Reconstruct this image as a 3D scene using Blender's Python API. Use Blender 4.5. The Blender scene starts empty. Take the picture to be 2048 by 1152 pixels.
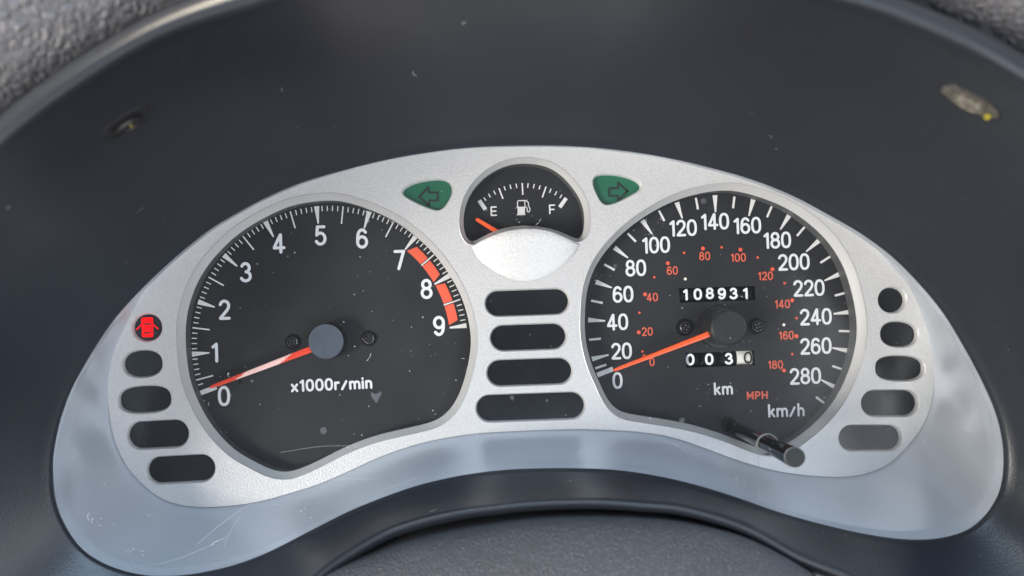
import bpy, bmesh, math, random
import numpy as np
from mathutils import Vector, geometry
random.seed(7)
C = bpy.context.scene.collection
S = bpy.context.scene

# ---------------------------------------------------------------- camera, light, exposure
DIST = 0.27            # metres from the lens to the printed dial faces
FPX = 1442.0           # focal length measured in photograph pixels
VX, VY = 920.0, 640.0  # where the normal of the dials meets the picture
cam_d = bpy.data.cameras.new("camera"); cam = bpy.data.objects.new("camera", cam_d); C.objects.link(cam)
cam.location = (0, -DIST, 0); cam.rotation_euler = (math.radians(90), 0, 0)
cam_d.sensor_width = 36; cam_d.lens = 36 * FPX / 2048
cam_d.shift_x = (1024 - VX) / 2048; cam_d.shift_y = (VY - 576) / 2048
cam_d.clip_start = 0.005; cam_d.clip_end = 50
cam_d.dof.use_dof = True; cam_d.dof.focus_distance = DIST - 0.006; cam_d.dof.aperture_fstop = 8.5
S.camera = cam

W = bpy.data.worlds.new("World"); S.world = W; W.use_nodes = True
wn = W.node_tree; wn.nodes.clear()
wo = wn.nodes.new("ShaderNodeOutputWorld"); wb = wn.nodes.new("ShaderNodeBackground")
wb.inputs[0].default_value = (0.55, 0.58, 0.66, 1); wb.inputs[1].default_value = 0.5
wn.links.new(wb.outputs[0], wo.inputs[0])

def area(name, loc, target, size, power, color):
    l = bpy.data.lights.new(name, 'AREA'); l.shape = 'RECTANGLE'; l.size, l.size_y = size; l.energy = power; l.color = color
    o = bpy.data.objects.new(name, l); C.objects.link(o); o.location = loc
    o.rotation_euler = (Vector(target) - Vector(loc)).to_track_quat('-Z', 'Y').to_euler()
    return o
area("left_window_light", (-0.95, -0.80, -0.32), (-0.02, 0, 0), (0.35, 0.35), 20.5, (1.0, 0.95, 0.88))
area("right_window_light", (1.05, -1.25, 0.10), (0.02, 0, 0), (0.7, 1.4), 9.0, (0.90, 0.94, 1.0))
area("low_fill_light", (-0.10, -0.42, -0.50), (0, -0.02, -0.03), (0.9, 0.25), 2.5, (1.0, 0.90, 0.80))  # added fill lamp below the camera, where the car has no window
area("added_veil_light", (0.45, -1.00, -0.52), (0, 0, -0.02), (0.9, 0.6), 4.5, (0.74, 0.85, 1.0))  # added lamp that gives the clear cover its bluish veil
area("rear_window_light", (0.10, -1.15, 1.05), (0, 0, 0), (1.2, 0.5), 20.0, (0.56, 0.77, 1.0))
area("windscreen_light", (-0.30, -0.30, 0.70), (-0.14, -0.13, 0.08), (0.4, 0.3), 12.0, (1.0, 0.88, 0.70))
S.view_settings.view_transform = 'Standard'; S.view_settings.look = 'None'
S.view_settings.exposure = 0.0; S.view_settings.gamma = 1.0

# ---------------------------------------------------------------- measuring
def P(px, py, d=0.0):
    k = (DIST - d) / FPX
    return Vector(((px - VX) * k, -d, -(py - VY) * k))
def PX(d=0.0): return (DIST - d) / FPX
def world(pts, d):
    return [P(x, y, d) for x, y in pts]

# ---------------------------------------------------------------- objects
WORLD_ORIGIN = {}
def empty(name, loc, label, cat, group=None):
    o = bpy.data.objects.new(name, None); C.objects.link(o); o.location = loc; o.empty_display_size = 0.02
    WORLD_ORIGIN[o] = Vector(loc); o['label'] = label; o['category'] = cat
    if group: o['group'] = group
    return o
def build(name, verts, faces, mats, parent=None, smooth=False, mat_idx=None, sharp=None, uv=None, **props):
    verts = [Vector(v) for v in verts]
    lo = Vector([min(v[i] for v in verts) for i in range(3)]); hi = Vector([max(v[i] for v in verts) for i in range(3)])
    c = (lo + hi) / 2
    me = bpy.data.meshes.new(name)
    me.from_pydata([v - c for v in verts], [], faces)
    if not isinstance(mats, (list, tuple)): mats = [mats]
    for m in mats: me.materials.append(m)
    if mat_idx: me.polygons.foreach_set('material_index', mat_idx)
    me.polygons.foreach_set('use_smooth', [smooth] * len(me.polygons))
    me.update()
    if smooth and sharp is not None: me.set_sharp_from_angle(angle=math.radians(sharp))
    o = bpy.data.objects.new(name, me); C.objects.link(o)
    WORLD_ORIGIN[o] = c
    if parent: o.parent = parent; o.location = c - WORLD_ORIGIN[parent]
    else: o.location = c
    for k, v in props.items(): o[k] = v
    return o
class Mesh:
    def __init__(s): s.v = []; s.f = []; s.m = []
    def add(s, v, f, m=0):
        n = len(s.v); s.v += [Vector(p) for p in v]; s.f += [tuple(i + n for i in q) for q in f]; s.m += [m] * len(f)
    def make(s, name, mats, parent=None, smooth=False, sharp=None, **p):
        return build(name, s.v, s.f, mats, parent, smooth, s.m, sharp, **p)

def area2(pts): return 0.5 * sum(pts[i][0] * pts[(i + 1) % len(pts)][1] - pts[(i + 1) % len(pts)][0] * pts[i][1] for i in range(len(pts)))
def spline(keys, n, closed=True):
    """centripetal-ish Catmull-Rom through the keys, resampled evenly by length"""
    K = np.array(keys, float); m = len(K); out = []
    rng = range(m) if closed else range(m - 1)
    for i in rng:
        if closed: p0, p1, p2, p3 = K[(i - 1) % m], K[i], K[(i + 1) % m], K[(i + 2) % m]
        else: p0, p1, p2, p3 = K[max(i - 1, 0)], K[i], K[i + 1], K[min(i + 2, m - 1)]
        l = np.linalg.norm((p2 - p1)[:2]); a = np.linalg.norm((p1 - p0)[:2]) + 1e-6; b = np.linalg.norm((p3 - p2)[:2]) + 1e-6
        t1 = (p2 - p0) * l / (a + l); t2 = (p3 - p1) * l / (b + l)
        for t in np.linspace(0, 1, 14, endpoint=False):
            h = (2*t**3 - 3*t**2 + 1, t**3 - 2*t**2 + t, -2*t**3 + 3*t**2, t**3 - t**2)
            out.append(h[0] * p1 + h[1] * t1 + h[2] * p2 + h[3] * t2)
    if not closed: out.append(K[-1])
    Q = np.array(out)
    if closed: Q = np.vstack([Q, Q[:1]])
    s = np.r_[0, np.cumsum(np.linalg.norm(np.diff(Q[:, :2], axis=0), axis=1))]
    t = np.linspace(0, s[-1], n + 1)[:-1] if closed else np.linspace(0, s[-1], n)
    return [tuple(np.interp(x, s, Q[:, j]) for j in range(Q.shape[1])) for x in t]
def smooth_closed(pts, it=2):
    A = np.array(pts)
    for _ in range(it): A = 0.25 * np.roll(A, 1, 0) + 0.5 * A + 0.25 * np.roll(A, -1, 0)
    return [tuple(p) for p in A]
def offset(pts, r):
    """inset (r > 0 shrinks) a closed outline"""
    A = np.array(pts, float); t = np.roll(A, -1, 0) - np.roll(A, 1, 0); t /= np.linalg.norm(t, axis=1)[:, None] + 1e-12
    nrm = np.c_[-t[:, 1], t[:, 0]]
    if area2(pts) < 0: nrm = -nrm
    return [tuple(p) for p in A + nrm * r]
def rr(cx, cy, w, h, ang, n=64, bow=1.5, r=0.98):
    """warning light outline: rounded slot with bowed long sides"""
    rad = min(w, h) / 2 * r; pts = []
    hw, hh = w / 2 - rad, h / 2 - rad
    for q, (sx, sy) in enumerate(((1, 1), (-1, 1), (-1, -1), (1, -1))):
        for k in range(n // 4):
            a = math.pi / 2 * (q + k / (n / 4 - 1))
            pts.append((sx * hw + rad * math.cos(a), sy * hh + rad * math.sin(a)))
    if w / h < 1.95:
        e = 2 / (2.0 + .75 * (w / h - 1)); pts = [(w/2 * abs(math.cos(t)) ** e * (1 if math.cos(t) > 0 else -1), h/2 * abs(math.sin(t)) ** e * (1 if math.sin(t) > 0 else -1)) for t in [2*math.pi*(i + .5)/n for i in range(n)]]; bow = 0
    hwt = w / 2
    pts = [(x, y + (bow * (1 - (x / hwt) ** 2) - bow * .5) * (1 if y > 0 else -1)) for x, y in pts]
    pts = spline(pts, n)
    a = math.radians(ang); c, s = math.cos(a), math.sin(a)
    return [(cx + x * c + y * s, cy - x * s + y * c) for x, y in pts]
def xz(pts, d):
    return [(p.x, p.z) for p in world(pts, d)]
def at(pts2, d): return [Vector((x, -d, z)) for x, z in pts2]
def loft(M, rings, m=0, closed=True):
    n = len(rings[0]); v = [p for r in rings for p in r]; f = []
    for k in range(len(rings) - 1):
        for i in range(n if closed else n - 1):
            j = (i + 1) % n
            f.append((k * n + i, k * n + j, (k + 1) * n + j, (k + 1) * n + i))
    M.add(v, f, m)
def orient(pts2):
    return pts2 if area2(pts2) > 0 else pts2[::-1]
def fill(M, loops2, d, m=0):
    loops = [[Vector((x, z, 0)) for x, z in l] for l in loops2]
    flat = [p for l in loops for p in l]
    tris = geometry.tessellate_polygon(loops)
    v = [Vector((p.x, -d, p.y)) for p in flat]; f = []
    for t in tris:
        a, b, c = [flat[i] for i in t]
        cr = (b.x - a.x) * (c.y - a.y) - (b.y - a.y) * (c.x - a.x)
        if abs(cr) < 1e-14: continue
        f.append(tuple(t) if cr > 0 else (t[0], t[2], t[1]))   # normal towards the viewer (-Y)
    M.add(v, f, m)
def disc_stack(M, c, prof, axis=Vector((0, -1, 0)), n=40, cap=True, m=0, uvw=None):
    """lathe: prof = [(radius, height along axis)] from the base up"""
    axis = axis.normalized(); u = axis.cross(Vector((0, 0, 1))).normalized(); w = axis.cross(u)
    if uvw: u, w = uvw
    rings = [[c + axis * h + (u * math.cos(2*math.pi*i/n) + w * math.sin(2*math.pi*i/n)) * r for i in range(n)] for r, h in prof]
    loft(M, rings, m)
    if cap:
        k = len(M.v); M.add(rings[-1], [tuple(range(n))], m)

# ---------------------------------------------------------------- printed strokes
def cat(pts, n=6):
    if len(pts) < 3: return pts
    return spline([tuple(p) for p in pts], (len(pts) - 1) * n + 1, closed=False)
def arc(cx, cy, rx, ry, a0, a1, n=18):
    return [(cx + rx * math.cos(math.radians(a0 + (a1 - a0) * i / n)), cy + ry * math.sin(math.radians(a0 + (a1 - a0) * i / n))) for i in range(n + 1)]
def zero(w=.54): 
    o = []
    for i in range(32):
        a = 2 * math.pi * i / 32; c, s = math.cos(a), math.sin(a); e = 2 / 2.35
        o.append((w/2 + w/2 * abs(c) ** e * (1 if c > 0 else -1), .5 + .5 * abs(s) ** e * (1 if s > 0 else -1)))
    return o + [o[0]]
six = cat([(.47, .86), (.36, .975), (.24, .995), (.1, .9), (.025, .68), (0, .4), (0, .31)], 5)
G = {
 '0': (.54, [zero()]), '1': (.26, [[(.02, .82), (.22, .98)], [(.22, .98), (.22, 0)]]),
 '2': (.52, [arc(.26, .73, .25, .27, 165, 10) + [(.49, .62), (.40, .46), (.02, .03)], [(.02, 0), (.52, 0)]]),
 '3': (.52, [arc(.25, .755, .22, .245, 155, -80), arc(.25, .265, .27, .265, 82, -155)]),
 '4': (.56, [[(.36, 1), (0, .27)], [(0, .25), (.56, .25)], [(.38, 1), (.38, 0)]]),
 '5': (.52, [[(.47, 1), (.09, 1)], [(.09, 1), (.05, .55)], arc(.25, .32, .27, .32, 140, -150)]),
 '6': (.52, [arc(.26, .3, .26, .3, 0, 360, 28), six]),
 '7': (.50, [[(0, 1), (.5, 1)], [(.5, 1), (.2, 0)]]),
 '8': (.52, [arc(.26, .76, .22, .24, 0, 360, 26), arc(.26, .27, .26, .27, 0, 360, 26)]),
 '9': (.52, [arc(.26, .7, .26, .3, 0, 360, 28), [(.52 - x, 1 - y) for x, y in six]]),
 'x': (.46, [[(0, .62), (.44, 0)], [(.44, .62), (0, 0)]]),
 'r': (.30, [[(0, .64), (0, 0)], cat([(0, .36), (.06, .55), (.18, .64), (.30, .62)])]),
 '/': (.42, [[(0, -.02), (.38, .72)]]),
 'm': (.80, [[(0, .64), (0, 0)], cat([(0, .42), (.06, .58), (.2, .65), (.34, .58), (.4, .42)]) + [(.4, 0)], cat([(.4, .42), (.46, .58), (.6, .65), (.74, .58), (.8, .42)]) + [(.8, 0)]]),
 'i': (.03, [[(.015, .64), (.015, 0)], [(.014, .93), (.016, .93)]]),
 'n': (.42, [[(0, .64), (0, 0)], cat([(0, .42), (.06, .58), (.21, .65), (.36, .58), (.42, .42)]) + [(.42, 0)]]),
 'h': (.42, [[(0, 1), (0, 0)], cat([(0, .40), (.06, .56), (.21, .63), (.36, .56), (.42, .40)]) + [(.42, 0)]]),
 'k': (.42, [[(0, 1), (0, 0)], [(.38, .62), (.02, .26)], [(.14, .38), (.42, 0)]]),
 'M': (.80, [[(0, 0), (0, 1)], [(0, 1), (.4, .25)], [(.4, .25), (.8, 1)], [(.8, 1), (.8, 0)]]),
 'P': (.62, [[(0, 0), (0, 1)], [(0, 1)] + arc(.36, .72, .28, .28, 90, -90, 10) + [(0, .44)]]),
 'H': (.70, [[(0, 0), (0, 1)], [(.7, 0), (.7, 1)], [(0, .5), (.7, .5)]]),
 'E': (.60, [[(0, 0), (0, 1)], [(0, 1), (.6, 1)], [(0, .5), (.55, .5)], [(0, 0), (.6, 0)]]),
 'F': (.58, [[(0, 0), (0, 1)], [(0, 1), (.58, 1)], [(0, .48), (.5, .48)]]),
}
def ribbon(M, pts, w, d, m=0):
    """flat print of one pen stroke with round ends; pts in world (x, z)"""
    A = np.array(pts, float); closed = len(A) > 3 and np.linalg.norm(A[0] - A[-1]) < 1e-7
    if closed: A = A[:-1]
    n = len(A)
    if closed: t = np.roll(A, -1, 0) - np.roll(A, 1, 0)
    else:
        t = np.empty_like(A); t[1:-1] = A[2:] - A[:-2]; t[0] = A[1] - A[0]; t[-1] = A[-1] - A[-2]
    t /= np.linalg.norm(t, axis=1)[:, None] + 1e-15
    nr = np.c_[-t[:, 1], t[:, 0]] * w / 2
    L, R = A + nr, A - nr
    v = [Vector((x, -d, z)) for x, z in np.vstack([L, R])]
    f = [(n + i, n + (i + 1) % n, (i + 1) % n, i) for i in range(n if closed else n - 1)]
    M.add(v, f, m)
    if not closed:
        for e, sg in ((0, -1), (n - 1, 1)):
            a0 = math.atan2(nr[e][1], nr[e][0]); k = 8
            ang = [a0 - sg * math.pi * i / k for i in range(k + 1)]
            vv = [Vector((A[e][0] + w/2 * math.cos(a), -d, A[e][1] + w/2 * math.sin(a))) for a in ang]
            M.add(vv, [tuple(range(k, -1, -1)) if sg > 0 else tuple(range(k + 1))], m)
def text(name, s, cx, cy, H, sw, mat, parent, d=0.00025, ang=2.2, gap=.30, wx=1.0, m=None, **props):
    """lettering centred on (cx, cy); H = full height and sw = stroke width in photograph pixels"""
    k = PX(d); h = (H - sw) * k; w = sw * k; M = m or Mesh()
    adv = gap * h; tot = sum(G[c][0] for c in s) * h * wx + adv * (len(s) - 1); x = -tot / 2
    o = P(cx, cy, d); a = math.radians(ang); ca, sa = math.cos(a), math.sin(a); q = 0
    for c in s:
        gw, st = G[c]
        for ln in st:
            pts = []
            for u, v in ln:
                X = x + u * h * wx; Y = (v - .5) * h
                pts.append((o.x + X * ca - Y * sa, o.z + X * sa + Y * ca))
            ribbon(M, pts, w, d + (q % 5) * 0.00002); q += 1
        x += gw * h * wx + adv
    if m is None: return M.make(name, mat, parent, **props)

# ---------------------------------------------------------------- materials
def mat(name, col, rough=.5, metal=0.0, spec=.5, bump=None, var=None, emit=None, coat=0.0):
    m = bpy.data.materials.new(name); m.use_nodes = True; nt = m.node_tree; b = nt.nodes['Principled BSDF']
    b.inputs['Base Color'].default_value = (*col, 1); b.inputs['Roughness'].default_value = rough
    b.inputs['Metallic'].default_value = metal; b.inputs['Specular IOR Level'].default_value = spec
    b.inputs['Coat Weight'].default_value = coat
    tc = nt.nodes.new('ShaderNodeTexCoord')
    geo = nt.nodes.new('ShaderNodeNewGeometry')
    def noise(scale, detail=3, dist=0):
        n = nt.nodes.new('ShaderNodeTexNoise'); n.inputs['Scale'].default_value = scale; n.inputs['Detail'].default_value = detail
        n.inputs['Distortion'].default_value = dist; nt.links.new(geo.outputs['Position'], n.inputs['Vector']); return n
    if var:   # (scale, amount): worn, uneven colour and gloss
        n = noise(var[0], 6); mx = nt.nodes.new('ShaderNodeMix'); mx.data_type = 'RGBA'
        mx.inputs[6].default_value = (*[c * (1 - var[1]) for c in col], 1); mx.inputs[7].default_value = (*[min(1, c * (1 + var[1])) for c in col], 1)
        nt.links.new(n.outputs['Fac'], mx.inputs[0]); nt.links.new(mx.outputs[2], b.inputs['Base Color'])
        n2 = noise(var[0] * 2.3, 5); mr = nt.nodes.new('ShaderNodeMapRange'); mr.inputs[3].default_value = max(.02, rough - .08); mr.inputs[4].default_value = rough + .08
        nt.links.new(n2.outputs['Fac'], mr.inputs[0]); nt.links.new(mr.outputs[0], b.inputs['Roughness'])
    if bump:  # list of (kind, scale, strength, distance)
        prev = None
        for kind, sc, st, di in bump:
            if kind == 'noise': src = noise(sc, 4).outputs['Fac']
            else:
                v = nt.nodes.new('ShaderNodeTexVoronoi'); v.feature = 'SMOOTH_F1' if kind == 'cell' else 'DISTANCE_TO_EDGE'
                v.inputs['Scale'].default_value = sc; v.inputs['Randomness'].default_value = 1
                dn = noise(sc * .5, 3); ad = nt.nodes.new('ShaderNodeVectorMath'); ad.operation = 'MULTIPLY_ADD'
                nt.links.new(dn.outputs['Color'], ad.inputs[0]); ad.inputs[1].default_value = (1.2 / sc,) * 3
                nt.links.new(geo.outputs['Position'], ad.inputs[2]); nt.links.new(ad.outputs[0], v.inputs['Vector'])
                src = v.outputs['Distance']
                if kind == 'edge':
                    mr = nt.nodes.new('ShaderNodeMapRange'); mr.inputs[2].default_value = .28; nt.links.new(src, mr.inputs[0]); src = mr.outputs[0]
            bp = nt.nodes.new('ShaderNodeBump'); bp.inputs['Strength'].default_value = st; bp.inputs['Distance'].default_value = di
            nt.links.new(src, bp.inputs['Height'])
            if prev: nt.links.new(prev.outputs[0], bp.inputs['Normal'])
            prev = bp
        nt.links.new(prev.outputs[0], b.inputs['Normal'])
    if emit: b.inputs['Emission Color'].default_value = (*emit[0], 1); b.inputs['Emission Strength'].default_value = emit[1]
    return m
SILVER = mat('silver_paint', (.635, .63, .62), .45, .35, bump=[('noise', 1500, .6, .0003)], var=(1400, .17))
CHAMFER = mat('silver_chamfer', (.60, .60, .59), .42, .3, bump=[('noise', 3200, .2, .0001)])
WALL = mat('silver_wall', (.50, .54, .59), .28, .4, bump=[('noise', 2500, .08, .00005)])
GREYWALL = mat('grey_hole_wall', (.08, .085, .085), .5)
DIAL = mat('black_dial', (.017, .018, .021), .6, spec=.3, bump=[('noise', 5000, .3, .00005)], var=(60, .2))
PRINT = mat('pale_print', (.72, .74, .76), .55)
TICK = mat('tick_print', (.70, .70, .69), .55)
REDPRINT = mat('red_print', (.72, .13, .07), .55)
REDZONE = mat('red_zone_print', (.80, .11, .05), .55)
NEEDLE = mat('red_needle', (1.0, .13, .03), .28)
HUBGREY = mat('hub_cap', (.016, .017, .017), .45, spec=.35, bump=[('noise', 1500, .25, .0001)], var=(200, .3))
HUBCAP = mat('hub_cap_satin', (.10, .12, .155), .34, .4, bump=[('noise', 1500, .25, .0001)], var=(250, .25))
HUBSIDE = mat('hub_side', (.012, .012, .013), .35)
SCREW = mat('black_screw', (.13, .13, .135), .25, .9)
LAMPBLACK = mat('lamp_black', (.006, .008, .011), .16, spec=.35, bump=[('noise', 3000, .2, .00005)])
GREEN = mat('green_lamp', (.014, .115, .065), .35, var=(90, .12))
ARROW = mat('arrow_print', (.014, .020, .016), .5)
REDLAMP = mat('lit_red_lamp', (.2, .002, .002), .5, spec=.08, emit=((1.0, .004, .008), 1.25))
REDDARK = mat('unlit_red_lamp', (.10, .004, .004), .4, emit=((1.0, .01, .01), .12))
HOOD = mat('black_hood_plastic', (.018, .021, .027), .33, spec=.48, bump=[('edge', 1100, .09, .0002), ('noise', 1600, .08, .0002)], var=(25, .2))
LEATHER = mat('dash_leather', (.14, .135, .14), .5, bump=[('edge', 480, .8, .0009), ('noise', 260, .6, .0016), ('noise', 90, .4, .002)], var=(60, .2))
COVER = mat('column_cover', (.080, .083, .092), .5, bump=[('edge', 900, .75, .0005), ('noise', 220, .4, .001)], var=(70, .15))
SLOT = mat('screw_slot', (.004, .004, .004), .7)
DRUM = mat('counter_drum', (.003, .003, .004), .4, spec=.15)
DRUMW = mat('white_drum', (.88, .88, .80), .35)
DIGIT = mat('counter_digit', (.90, .93, .95), .4)
STALK = mat('stalk_plastic', (.008, .008, .009), .12, spec=.8)
STALKTIP = mat('stalk_tip', (.016, .018, .018), .45, spec=.3)
DUST = mat('dust', (.75, .75, .72), .9)
YELLOW = mat('yellow_clip', (.34, .29, .03), .6)
RINGC = mat('clear_edge', (.24, .24, .22), .25)

def lens_material():
    m = bpy.data.materials.new('clear_cover'); m.use_nodes = True; nt = m.node_tree; nt.nodes.clear()
    out = nt.nodes.new('ShaderNodeOutputMaterial'); tr = nt.nodes.new('ShaderNodeBsdfTransparent'); gl = nt.nodes.new('ShaderNodeBsdfGlossy')
    df = nt.nodes.new('ShaderNodeBsdfDiffuse'); m1 = nt.nodes.new('ShaderNodeMixShader'); m2 = nt.nodes.new('ShaderNodeMixShader')
    geo = nt.nodes.new('ShaderNodeNewGeometry'); no = nt.nodes.new('ShaderNodeTexNoise'); no.inputs['Scale'].default_value = 45; no.inputs['Detail'].default_value = 8
    nt.links.new(geo.outputs['Position'], no.inputs['Vector'])
    mr = nt.nodes.new('ShaderNodeMapRange'); mr.inputs[1].default_value = .35; mr.inputs[2].default_value = .75; mr.inputs[3].default_value = .002; mr.inputs[4].default_value = .012
    nt.links.new(no.outputs['Fac'], mr.inputs[0])
    lw = nt.nodes.new('ShaderNodeLayerWeight'); lw.inputs['Blend'].default_value = .5
    pw = nt.nodes.new('ShaderNodeMath'); pw.operation = 'POWER'; pw.inputs[1].default_value = 5; nt.links.new(lw.outputs['Facing'], pw.inputs[0])
    fr = nt.nodes.new('ShaderNodeMath'); fr.operation = 'MULTIPLY_ADD'; fr.inputs[1].default_value = .9; fr.inputs[2].default_value = .023; nt.links.new(pw.outputs[0], fr.inputs[0])
    gl.inputs['Roughness'].default_value = .14; gl.inputs['Color'].default_value = (1, 1, 1, 1)
    df.inputs['Color'].default_value = (.75, .8, .85, 1)
    nt.links.new(fr.outputs[0], m1.inputs[0]); nt.links.new(tr.outputs[0], m1.inputs[1]); nt.links.new(gl.outputs[0], m1.inputs[2])
    nt.links.new(mr.outputs[0], m2.inputs[0]); nt.links.new(m1.outputs[0], m2.inputs[1]); nt.links.new(df.outputs[0], m2.inputs[2])
    nt.links.new(m2.outputs[0], out.inputs[0]); return m
LENS = lens_material()
def painted_glint_needle():
    # sun highlight painted as pale pink along one stretch, with ragged ends
    m = mat('needle_with_painted_glint', (1.0, .13, .03), .28); nt = m.node_tree; b = nt.nodes['Principled BSDF']
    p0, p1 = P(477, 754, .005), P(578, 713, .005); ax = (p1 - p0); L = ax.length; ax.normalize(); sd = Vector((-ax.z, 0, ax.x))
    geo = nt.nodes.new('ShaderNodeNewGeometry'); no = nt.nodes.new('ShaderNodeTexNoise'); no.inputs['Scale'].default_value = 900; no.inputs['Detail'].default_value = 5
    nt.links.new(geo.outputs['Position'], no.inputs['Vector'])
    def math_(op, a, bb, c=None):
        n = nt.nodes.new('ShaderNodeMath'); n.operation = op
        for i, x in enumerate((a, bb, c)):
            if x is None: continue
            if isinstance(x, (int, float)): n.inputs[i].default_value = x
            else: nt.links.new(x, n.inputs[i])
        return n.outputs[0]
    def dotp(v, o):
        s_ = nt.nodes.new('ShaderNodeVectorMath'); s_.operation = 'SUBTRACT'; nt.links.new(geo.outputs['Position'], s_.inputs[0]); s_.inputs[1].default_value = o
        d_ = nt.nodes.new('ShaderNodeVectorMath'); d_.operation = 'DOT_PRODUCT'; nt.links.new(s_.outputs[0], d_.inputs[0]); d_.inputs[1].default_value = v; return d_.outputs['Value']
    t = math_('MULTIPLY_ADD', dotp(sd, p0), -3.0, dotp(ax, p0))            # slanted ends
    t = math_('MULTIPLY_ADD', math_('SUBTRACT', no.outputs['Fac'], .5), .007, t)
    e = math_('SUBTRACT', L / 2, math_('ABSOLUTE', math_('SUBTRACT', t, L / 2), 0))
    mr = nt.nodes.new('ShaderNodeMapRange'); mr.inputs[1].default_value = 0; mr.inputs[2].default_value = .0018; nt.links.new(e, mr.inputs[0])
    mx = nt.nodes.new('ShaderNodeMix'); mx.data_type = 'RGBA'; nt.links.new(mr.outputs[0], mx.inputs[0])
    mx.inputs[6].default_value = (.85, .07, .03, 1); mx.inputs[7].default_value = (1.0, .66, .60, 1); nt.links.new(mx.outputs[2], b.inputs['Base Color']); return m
GLINT = painted_glint_needle()

# ---------------------------------------------------------------- outlines traced on the parts (photograph pixels)
OPEN = [(103,960),(106,900),(128,810),(168,728),(218,650),(262,598),(312,548),(360,505),(420,458),(480,422),(540,391),(600,366),(680,342),(760,322),(840,307),(940,295),(1040,291),(1140,292),(1240,300),(1340,316),(1430,337),(1510,360),(1590,392),(1660,429),(1730,470),(1790,515),(1840,565),(1890,625),(1930,690),(1965,755),(1990,810),(2006,860),(2013,920),(2006,980),(1986,1020),(1960,1048),(1930,1066),(1880,1078),(1820,1080),(1740,1070),(1650,1050),(1560,1025),(1480,997),(1400,972),(1320,953),(1240,941),(1160,937),(1080,937),(1000,941),(920,952),(840,970),(780,990),(700,1022),(620,1062),(540,1103),(480,1127),(420,1143),(350,1153),(280,1151),(210,1131),(160,1099),(125,1050),(108,1005)]
PLATE = [(215.6,779),(221.6,724),(239,674),(261,630),(284,585),(320,535),(365,490),(425,440),(480,405),(545,372),(600,350),(680,325),(760,305),(840,289),(940,277),(1040,272),(1140,273),(1240,281),(1340,297),(1430,318),(1520,345),(1600,378),(1680,425),(1745,485),(1791,540),(1817,568),(1836,606),(1852,648),(1864,699),(1868,756),(1864,802),(1847,849),(1819,887),(1780,926),(1738,945),(1697,953),(1655,953),(1593,948),(1531,936.6),(1469,918),(1407,895),(1345,874.5),(1283,864),(1200,859),(1140,858),(1025,862),(947,867),(869,879.5),(810,895),(751,917),(693,944),(634,969),(576,987),(517,1002.6),(458,1011.6),(408,1014),(368,1011),(328,999.6),(288.6,972),(254,932.5),(231.5,888),(220,838)]
TACH = [(680,387),(640,386.5),(617.8,389),(576,397),(534.4,414.7),(495.6,435.6),(459.4,460.6),(428.9,489),(401,521.7),(378.9,557.8),(363.6,596.7),(355,635.6),(353,674.4),(356.7,729),(365,771),(380,810),(401,849),(429,885),(462,915.6),(495.6,935),(529,951.7),(554,959),(576,959.5),(597,954),(634.4,937.8),(695.6,907),(751,886),(806.7,872.5),(856.7,861),(880,853),(901,838),(917.8,818),(931.7,790.6),(942.8,757),(951,721),(955,682),(951,645),(942.8,612),(928.9,576),(906.7,538),(878.9,500),(845.6,467),(806.7,437),(765,414.5),(723,398.4)]
SPEEDO = [(1470,366),(1432,367),(1388.7,375),(1345,389),(1301.9,410.8),(1258.5,440),(1226,469),(1197.7,502),(1178,535),(1164,580),(1160,625),(1160,668),(1164.7,700),(1174.8,736),(1190.6,772),(1207,807),(1225,828),(1245.5,839),(1283,845.5),(1336.6,854),(1386,864),(1448,883),(1498,903),(1527,912),(1550,913),(1572,907),(1597,895),(1619.6,878.8),(1646.7,855.8),(1671.7,828.8),(1692.5,799.6),(1710,764),(1723.5,727),(1732,690),(1734.5,655),(1731,618),(1723,580),(1710,537),(1694,505),(1668.7,469),(1631.8,434.6),(1590.6,406),(1549,387),(1506,373)]
FUEL = [(1049,314.7),(1008.7,321),(973.7,338.4),(946.8,362.6),(928,392),(919,424.5),(918.6,456.8),(924,475.6),(933,487.7),(945.5,491.5),(962,484),(985,472),(1015,462),(1051,458),(1092,462),(1120,470),(1145,482),(1159,486),(1170,480),(1178,465),(1180,445),(1179.5,424.5),(1172.8,397.6),(1156.6,370.7),(1129.7,341),(1097.5,322)]
TURN_L = [(803,386),(808,376),(828,365),(855,359),(882,357),(898,362),(905,373),(903.8,389.5),(893,409),(885,418),(874,421),(855,415.5),(831,405),(812,394.5)]
TURN_R = [(1185,362.6),(1190,352),(1202,347.3),(1224,347),(1253.5,352),(1275,361),(1284,371),(1281.7,379.5),(1264,390.5),(1237,404),(1216,410),(1205,407),(1197,396),(1188,376)]
CENTRE = [(1054.5,604.5,170,53),(1057,674,154,53),(1059.5,744,173,54),(1061.5,814,220,56)]
RIGHT = [(1785,600,57,53,-3),(1799,668.5,76,53,-3),(1800.6,736.6,99,52,-1),(1780.5,806.5,116,54,0),(1741.5,876,128,53,0)]
LEFT = [(293.5,655,61,57,4),(284,727.5,81,56,3),(288.5,799,107,56,3),(315,869,125,57,3),(361,938.6,139,56,3)]

DP, DE = 0.008, 0.040       # height of the silver plate and of the hood opening above the dial faces
NO = 420
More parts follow.
